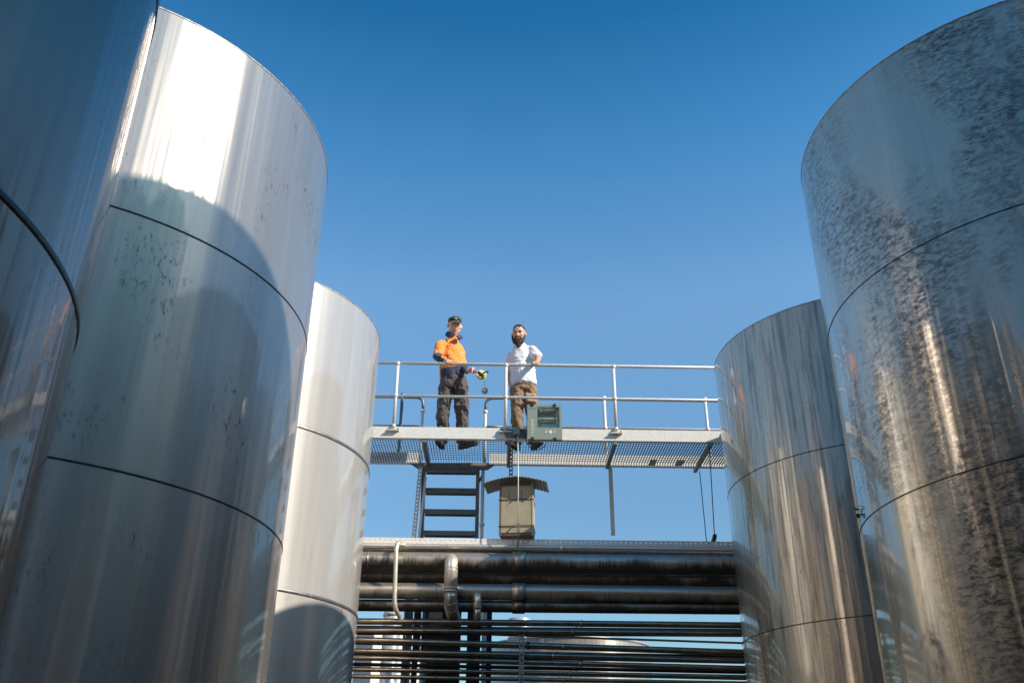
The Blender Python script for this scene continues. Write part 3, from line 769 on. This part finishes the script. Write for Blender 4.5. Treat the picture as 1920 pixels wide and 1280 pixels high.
# weed sprouting from the seam of the large scuffed tank
wd = bpy.data.objects.new('weed', None); COL.objects.link(wd)
TX, TY = 2.448 * U - 1.5 * math.cos(R(10)), 3.562 * U + 1.5 * math.sin(R(10))
wd.location = (TX - .01, TY, 1.5 + 1.051 * U)
tag(wd, 'tiny green weed sprouting from the seam at the edge of the large scuffed tank', 'weed')
bm = bmesh.new(); rnd = random.Random(3)
for i in range(16):
    a = rnd.uniform(0, 6.28); l = rnd.uniform(.015, .04); c = Vector((rnd.uniform(-.02, .012), rnd.uniform(-.03, .03), rnd.uniform(0, .11)))
    d = Vector((math.cos(a), math.sin(a), rnd.uniform(-.2, .9))).normalized(); u = d.cross(Vector((0, 0, 1))).normalized() * l * .3
    bm.faces.new([bm.verts.new(p) for p in (c, c + d * l * .5 + u, c + d * l, c + d * l * .5 - u)])
me = bpy.data.meshes.new('leaves'); bm.to_mesh(me); bm.free(); me.materials.append(MT['leaf'])
o = bpy.data.objects.new('leaves', me); COL.objects.link(o); o.parent = wd

# ------------------------------------------------------------------ people
def blob(name, mat, chains, vox, parent=None, base=(0, 0, 0), smooth=2, fold=None, matfn=None, origin=None):
    """one continuous skin grown round tapering chains of (point, radius) knots"""
    bm = bmesh.new()
    ico = bmesh.new(); bmesh.ops.create_icosphere(ico, subdivisions=2, radius=1)
    V = [v.co.copy() for v in ico.verts]; F = [[v.index for v in f.verts] for f in ico.faces]; ico.free()
    def put(c, r):
        vs = [bm.verts.new((c.x + v.x * r[0], c.y + v.y * r[1], c.z + v.z * r[2])) for v in V]
        for f in F: bm.faces.new([vs[i] for i in f])
    for ch in chains:
        kn = [(Vector(p), (r, r, r) if not isinstance(r, tuple) else r) for p, r in ch]
        if len(kn) == 1: put(*kn[0])
        for (p, a), (q, b_) in zip(kn, kn[1:]):
            n = max(1, int((q - p).length / (min(min(a), min(b_)) * .5)))
            for i in range(n + 1):
                t = i / n; put(p.lerp(q, t), tuple(a[k] * (1 - t) + b_[k] * t for k in range(3)))
    bmesh.ops.translate(bm, vec=-Vector(base), verts=bm.verts)
    me = bpy.data.meshes.new(name); bm.to_mesh(me); bm.free()
    o = bpy.data.objects.new(name, me); COL.objects.link(o)
    m = o.modifiers.new('r', 'REMESH'); m.mode = 'VOXEL'; m.voxel_size = vox; m.use_smooth_shade = True
    s_ = o.modifiers.new('s', 'SMOOTH'); s_.factor = .6; s_.iterations = smooth
    dg = bpy.context.evaluated_depsgraph_get(); nm = bpy.data.meshes.new_from_object(o.evaluated_get(dg))
    bpy.data.objects.remove(o)
    if fold:
        amp, fr = fold
        for v in nm.vertices:
            c = v.co; q = Vector((c.x * fr, c.y * fr, c.z * fr * .8 + c.x * fr * .5))
            v.co = c + v.normal * amp * (noise.noise(q) + .5 * noise.noise(q * 2.3))
    nm.materials.clear()
    for k in (mat if isinstance(mat, (list, tuple)) else [mat]): nm.materials.append(MT[k])
    for f in nm.polygons: f.use_smooth = True
    if matfn:
        for f in nm.polygons: f.material_index = matfn(f.center + Vector(base))
    o = bpy.data.objects.new(name, nm); COL.objects.link(o)
    if parent is not None: o.parent = parent
    else: o.matrix_world = BF @ Matrix.Translation(base)
    o['_base'] = list(base)
    return o

def head_chains(c, f, s=1.0):
    """skull, jaw, nose, ears round centre c facing f"""
    c = Vector(c); f = Vector(f).normalized(); r = f.cross(Vector((0, 0, 1))).normalized(); u = r.cross(f)
    P = lambda a, b_, d: c + f * a * s + r * b_ * s + u * d * s
    q = lambda x: x * s
    ch = [[(P(-.015, 0, .03), (q(.080), q(.088), q(.088)))],
          [(P(.025, 0, -.01), q(.068)), (P(.040, 0, -.065), q(.044)), (P(.052, 0, -.088), q(.028))],
          [(P(.02, -.035, -.05), q(.038)), (P(.045, 0, -.08), q(.03))], [(P(.02, .035, -.05), q(.038)), (P(.045, 0, -.08), q(.03))],
          [(P(.080, 0, .018), q(.010)), (P(.100, 0, -.022), q(.0125))], [(P(.088, .010, -.026), q(.009)), (P(.088, -.010, -.026), q(.009))],
          [(P(.074, -.045, .030), q(.012)), (P(.083, -.012, .027), q(.011)), (P(.083, .012, .027), q(.011)), (P(.074, .045, .030), q(.012))],
          [(P(.060, -.040, -.015), q(.022))], [(P(.060, .040, -.015), q(.022))],
          [(P(-.01, -.083, .012), q(.013)), (P(.0, -.086, -.018), q(.010))], [(P(-.01, .083, .012), q(.013)), (P(.0, .086, -.018), q(.010))]]
    return ch, P

def finger_chains(base_pts):
    return [[(p, r) for p, r in ch] for ch in base_pts]

def face_parts(P, s, body, base, smile=False, mouthmat='lip'):
    for sg in (-1, 1):
        m = MB(); m.ball(P(.076, .031 * sg, .012) - Vector(base) + Vector(body['_base']), (.011 * s, .011 * s, .0075 * s), 10)
        m.build('eye', 'eye', body)
        m = MB(); m.tube([P(.084, .046 * sg, .030), P(.092, .030 * sg, .037), P(.092, .014 * sg, .033)], .0048 * s, 6); m.build('eyebrow', 'hair' if smile else 'hair_fair', body)
    m = MB(); m.tube([P(.082, -.026, -.052), P(.094, -.010, -.058), P(.094, .010, -.058), P(.082, .026, -.052)], .0060 * s, 8); m.build('mouth', mouthmat, body)
    if smile:
        m = MB(); m.tube([P(.087, -.017, -.054), P(.0985, 0, -.0575), P(.087, .017, -.054)], .0042 * s, 8); m.build('teeth', 'teeth', body)

# ---- man in the orange and navy shirt
ob = (-.76, .42, 5.51)
ch, PH = head_chains((-.762, .348, 7.195), (.16, -.90, -.30), 1.09)
armR = [((-.94, .33, 6.93), .050), ((-.970, .25, 6.69), .040), ((-.86, .06, 6.555), .027), ((-.815, .01, 6.525), (.034, .036, .022))]
armL = [((-.695, .50, 6.92), .045), ((-.64, .45, 6.68), .038), ((-.575, .27, 6.505), .027), ((-.545, .215, 6.485), (.034, .034, .024))]
fingR = []
for k in range(4):
    x_ = -.828 + k * .0215; fingR.append([((x_, .0, 6.522), .0105), ((x_ + .004, -.030, 6.506), .0098), ((x_ + .006, -.046, 6.478), .0092), ((x_ + .008, -.036, 6.450 + .004 * abs(k - 1.5)), .0085)])
fingR.append([((-.79, .025, 6.515), .011), ((-.768, .035, 6.485), .010), ((-.762, .020, 6.455), .009)])
fingL = []
for k in range(4):
    z_ = 6.508 - k * .019; fingL.append([((-.535, .195, z_), .0105), ((-.505 , .168, z_ - .004), .0098), ((-.487, .188, z_ - .006), .0092), ((-.497, .208, z_ - .007), .0085)])
fingL.append([((-.535, .215, 6.512), .011), ((-.505, .20, 6.522), .010), ((-.480, .185, 6.512), .009)])
trunk = [((-.76, .43, 6.42), (.110, .095, .09)), ((-.775, .42, 6.62), (.13, .105, .10)), ((-.79, .42, 6.82), (.155, .115, .09)), ((-.795, .43, 6.92), (.10, .06, .05)), ((-.785, .41, 7.02), .050), ((-.768, .375, 7.12), .055)]
legs = [[((-.83, .42, 6.38), .07), ((-.865, .37, 5.98), .062), ((-.865, .43, 5.60), .045), ((-.868, .40, 5.54), .035)],
        [((-.67, .43, 6.38), .07), ((-.625, .40, 5.99), .062), ((-.60, .44, 5.60), .045), ((-.595, .43, 5.54), .035)]]
p1 = blob('person', 'skin', ch + [trunk, armR, armL] + fingR + fingL + legs, .0075, None, ob, 2)
tag(p1, 'man in orange and navy work shirt and dark green cap holding a yellow reel', 'person')
def ofn(c):
    front = c.x > -.925 + max(0, 6.55 - c.z) * .1
    if c.x < -.90 and c.y < .31 and c.z > 6.45:            # sleeve
        return 1 if (c.x + c.z * .9) < (5.105) + (c.x + .95) * 1.2 or c.z < 6.655 else 0
    if c.y > .62: return 0
    if c.z < 6.60 + .03 * math.sin(c.x * 9) and front: return 1
    return 0
shirt_tr = [((-.765, .43, 6.43), (.180, .145, .05)), ((-.780, .425, 6.55), (.170, .145, .09)), ((-.800, .42, 6.75), (.168, .145, .10)), ((-.81, .42, 6.88), (.155, .125, .07)), ((-.80, .42, 6.965), (.120, .09, .04)), ((-.785, .41, 7.01), (.080, .075, .03)), ((-.780, .395, 7.055), (.064, .062, .02))]
shirt = blob('shirt', ['orange', 'navy'], [shirt_tr,
    [((-.885, .37, 6.945), .070), ((-.940, .33, 6.90), .072), ((-.968, .26, 6.715), .062), ((-.93, .13, 6.610), .052), ((-.868, .065, 6.565), .040)],
    [((-.72, .47, 6.945), .066), ((-.685, .50, 6.88), .066), ((-.645, .46, 6.70), .058), ((-.605, .35, 6.57), .046), ((-.575, .275, 6.51), .038)]], .009, p1, ob, 2, (.016, 9), ofn)
m = MB()   # collar: two standing flaps
m.poly([(-.862, .335, 7.045), (-.800, .278, 6.990), (-.750, .268, 7.010), (-.80, .285, 7.075), (-.855, .35, 7.115)], (-.008, -.010, .004))
m.poly([(-.742, .268, 7.005), (-.690, .275, 6.965), (-.650, .32, 6.995), (-.672, .36, 7.060), (-.72, .305, 7.040)], (.008, -.010, .004))
m.tube([(-.86, .34, 7.075), (-.87, .42, 7.10), (-.80, .49, 7.10), (-.71, .47, 7.075), (-.675, .38, 7.045)], .022, 8, True, .05)
m.build('collar', 'navy', p1, bevel=.003)
MB().tube([(-.745, .262, 6.975), (-.742, .268, 6.90)], .004, 6).build('placket', 'navy', p1)
pants = blob('trousers', 'trouser', [
    [((-.755, .43, 6.50), (.165, .135, .05)), ((-.75, .43, 6.34), (.200, .16, .08))],
    [((-.84, .42, 6.34), (.105, .11, .10)), ((-.868, .37, 6.00), (.090, .095, .09)), ((-.868, .42, 5.72), (.078, .085, .07)), ((-.868, .43, 5.60), (.080, .085, .03))],
    [((-.665, .43, 6.34), (.105, .11, .10)), ((-.630, .40, 6.00), (.092, .095, .09)), ((-.608, .42, 5.72), (.080, .085, .07)), ((-.602, .43, 5.60), (.082, .085, .03))]], .010, p1, ob, 1, (.026, 11))
MB().tube([(-.735, .285, 6.36), (-.715, .285, 6.22)], .006, 6).build('fly_seam', 'black', p1)
for (a, h) in (((-.87, .43), (-.905, .22)), ((-.60, .44), (-.44, .30))):
    a, h = Vector((*a, 0)), Vector((*h, 0)); d = (h - a)
    sh_ = blob('boot', 'boot', [[(a + Vector((0, 0, 5.61)), .052), (a + Vector((0, 0, 5.56)), (.052, .052, .045))],
        [(a - d * .15 + Vector((0, 0, 5.55)), (.043, .043, .035)), (a + d * .5 + Vector((0, 0, 5.555)), (.048, .048, .038)), (h + Vector((0, 0, 5.54)), (.046, .046, .028))]], .009, p1, ob, 1)
    sl_ = blob('sole', 'sole', [[(a - d * .18 + Vector((0, 0, 5.520)), (.044, .044, .012)), (a + d * .5 + Vector((0, 0, 5.520)), (.05, .05, .012)), (h + Vector((0, 0, 5.522)), (.048, .048, .012))]], .008, p1, ob, 1)
cap = blob('cap', 'cap', [[(PH(-.018, 0, .070), (.098, .105, .062))], [(PH(-.02, 0, .045), (.097, .104, .03))]], .007, p1, ob, 1)
m = MB()
top = [PH(.050 + .118 * math.cos(t), .080 * math.sin(t), .058 - .016 * (math.sin(t) ** 2) - .030 * math.cos(t)) for t in [R(-90 + 15 * i) for i in range(13)]]
vs = [m.bm.verts.new(p) for p in top]; cen = m.bm.verts.new(PH(.05, 0, .068))
for a, b_ in zip(vs, vs[1:]): m.bm.faces.new((a, b_, cen))
brim = m.build('cap_brim', 'cap', p1)
mo = brim.modifiers.new('t', 'SOLIDIFY'); mo.thickness = .005
m = MB(); m.ball(PH(.066, .004, .092), (.016, .010, .013), 10); m.build('cap_badge', 'capbadge', p1)
m = MB(); m.tube([PH(.076, -.016, .082), PH(.080, .0, .080), PH(.077, .020, .084)], .0032, 6); m.build('cap_stitching', 'lamp_text', p1)
m = MB()
m.tube([PH(-.045, -.078, .02), PH(-.075, -.04, .0), PH(-.082, 0, -.004), PH(-.075, .04, .0), PH(-.045, .078, .02)], .016, 8, True, .02); m.build('hair', 'hair_fair', p1)
face_parts(PH, 1.09, p1, ob)
# the reel he holds
rl = empty('measuring_reel', (-.46, .17, 6.45), label='yellow tape reel with orange grip, its weight dangling, held by the man in orange', cat='measuring reel')
MB().tube([(-.545, .185, 6.480), (-.460, .175, 6.455), (-.425, .17, 6.435)], [.015, .016, .012], 12).build('grip', 'redgrip', rl)
b = MB(); c0 = Vector((-.385, .16, 6.405)); ax = Vector((.12, -.95, .18)).normalized()
b.tube([c0 - ax * .016, c0 + ax * .016], .060, 28); b.tube([c0 - ax * .019, c0 - ax * .0165], .064, 28); b.tube([c0 + ax * .0165, c0 + ax * .019], .064, 28)
b.build('spool', 'yellow', rl)
MB().bar((-.43, .135, 6.437), (-.345, .125, 6.335), .012, .012).bar((-.385, .13, 6.40), (-.425, .135, 6.44), .02, .012).build('frame', 'black', rl)
MB().tube([(-.405, .125, 6.385), (-.325, .115, 6.43), (-.305, .112, 6.428), (-.302, .11, 6.410)], .009, 10).ball((-.385, .125, 6.395), .018, 10).build('crank', 'black', rl)
MB().bar((-.343, .13, 6.340), (-.340, .13, 6.20), .010, .003).build('tape', 'tape', rl)
MB().tube([(-.342, .13, 6.205), (-.342, .13, 6.180)], .012, 10).build('hook', 'tape', rl)
MB().tube([(-.339, .112, 6.165), (-.337, .146, 6.173)], .041, 24).ball((-.339, .110, 6.165), .008, 8).build('weight', 'rim', rl)

# ---- bearded man in the white t-shirt
wb = (.15, .42, 5.51)
ch, PW = head_chains((.093, .343, 7.085), (-.18, -.93, -.30), 1.09)
armL2 = [((.275, .40, 6.90), .052), ((.345, .25, 6.69), .043), ((.325, .08, 6.555), .030), ((.305, .02, 6.525), (.036, .036, .022))]
armR2 = [((-.00, .47, 6.83), .052), ((-.02, .55, 6.56), .042), ((.02, .56, 6.36), .030), ((.05, .55, 6.29), (.034, .03, .04))]
fing2 = []
for k in range(4):
    x_ = .268 + k * .0220; fing2.append([((x_, .005, 6.522), .0110), ((x_ - .003, -.030, 6.506), .0100), ((x_ - .005, -.046, 6.476), .0095), ((x_ - .006, -.036, 6.448 + .004 * abs(k - 1.5)), .0088)])
fing2.append([((.285, .03, 6.512), .011), ((.270, .035, 6.485), .010), ((.262, .022, 6.455), .009)])
for k in range(4): fing2.append([((.03 + k * .016, .55, 6.26), .010), ((.035 + k * .016, .54, 6.215), .009), ((.04 + k * .015, .525, 6.185), .008)])
fing2.append([((.06, .52, 6.29), .011), ((.075, .50, 6.25), .009)])
trunk2 = [((.16, .43, 6.38), (.13, .115, .09)), ((.15, .42, 6.58), (.125, .105, .10)), ((.14, .42, 6.76), (.155, .115, .09)), ((.135, .42, 6.86), (.14, .09, .05)), ((.115, .40, 6.94), .058), ((.10, .37, 7.02), .056)]
legs2 = [[((.08, .42, 6.32), .07), ((.075, .37, 5.96), .062), ((.07, .46, 5.60), .045), ((.07, .44, 5.54), .035)],
         [((.23, .42, 6.32), .07), ((.27, .40, 5.96), .062), ((.29, .45, 5.60), .045), ((.30, .42, 5.54), .035)]]
p2 = blob('person', 'skin2', ch + [trunk2, armL2, armR2] + fing2 + legs2, .0075, None, wb, 2)
tag(p2, 'bearded bareheaded man in white t-shirt and tan cargo trousers, one hand on the rail', 'person')
blob('shirt', 'white_tee', [
    [((.165, .43, 6.40), (.185, .155, .05)), ((.155, .425, 6.54), (.172, .15, .09)), ((.14, .42, 6.74), (.175, .145, .10)), ((.135, .42, 6.83), (.16, .125, .06)), ((.125, .41, 6.925), (.11, .088, .035)), ((.118, .40, 6.965), (.075, .072, .02))],
    [((.215, .41, 6.885), .070), ((.270, .39, 6.865), .078), ((.325, .30, 6.755), (.080, .075, .055))],
    [((.06, .44, 6.855), .068), ((.0, .47, 6.80), .072), ((-.012, .53, 6.66), .068)]], .009, p2, wb, 2, (.016, 8))
blob('trousers', 'khaki', [
    [((.16, .43, 6.42), (.15, .125, .04)), ((.16, .43, 6.32), (.165, .13, .06))],
    [((.075, .42, 6.30), (.100, .11, .09)), ((.078, .37, 5.98), (.088, .095, .09)), ((.085, .43, 5.72), (.075, .08, .06)), ((.075, .45, 5.60), (.075, .08, .03))],
    [((.245, .42, 6.30), (.100, .11, .09)), ((.272, .39, 5.98), (.088, .095, .09)), ((.290, .43, 5.72), (.075, .08, .06)), ((.295, .44, 5.60), (.075, .08, .03))]], .010, p2, wb, 1, (.022, 11))
blob('cargo_pocket', 'khaki_lt', [[((.20, .305, 6.20), (.03, .022, .035)), ((.285, .318, 6.19), (.035, .022, .035))], [((.215, .298, 6.12), (.025, .02, .03)), ((.29, .305, 6.10), (.03, .02, .03))], [((.23, .292, 6.03), (.02, .02, .03)), ((.285, .298, 6.02), (.028, .02, .03))]], .009, p2, wb, 1, (.012, 14))
for (a, h) in (((.07, .45), (-.03, .27)), ((.30, .43), (.37, .24))):
    a, h = Vector((*a, 0)), Vector((*h, 0)); d = (h - a)
    blob('boot', 'boot', [[(a + Vector((0, 0, 5.61)), .050), (a + Vector((0, 0, 5.56)), (.05, .05, .045))],
        [(a - d * .15 + Vector((0, 0, 5.55)), (.043, .043, .035)), (a + d * .5 + Vector((0, 0, 5.555)), (.047, .047, .038)), (h + Vector((0, 0, 5.54)), (.046, .046, .028))]], .009, p2, wb, 1)
    blob('sole', 'sole', [[(a - d * .18 + Vector((0, 0, 5.520)), (.044, .044, .012)), (a + d * .5 + Vector((0, 0, 5.520)), (.05, .05, .012)), (h + Vector((0, 0, 5.522)), (.048, .048, .012))]], .008, p2, wb, 1)
blob('hair', 'hair', [[(PW(-.034, 0, .056), (.087, .096, .084))], [(PW(-.04, 0, .01), (.076, .080, .064))]], .007, p2, wb, 1, (.004, 60))
blob('beard', 'beard', [
    [(PW(.014, -.074, -.02), .009), (PW(.03, -.064, -.055), .022), (PW(.055, -.04, -.095), .034), (PW(.066, 0, -.115), .040), (PW(.055, .04, -.095), .034), (PW(.03, .064, -.055), .022), (PW(.014, .074, -.02), .009)],
    [(PW(.060, 0, -.12), .040), (PW(.070, -.01, -.165), .028), (PW(.072, -.012, -.195), .014)],
    [(PW(.068, -.038, -.062), .016), (PW(.082, -.030, -.042), .009), (PW(.094, 0, -.034), .008), (PW(.082, .030, -.042), .009), (PW(.068, .038, -.062), .016)],
    [(PW(.085, -.02, -.082), .014), (PW(.085, .02, -.082), .014)]], .006, p2, wb, 1, (.006, 50))
face_parts(PW, 1.09, p2, wb, True)
MB().ball(PW(.012, .090, -.012), (.009, .012, .016), 8).build('earpiece', 'lamp_text', p2)
for o in list(bpy.data.objects):
    if '_base' in o.keys(): del o['_base']
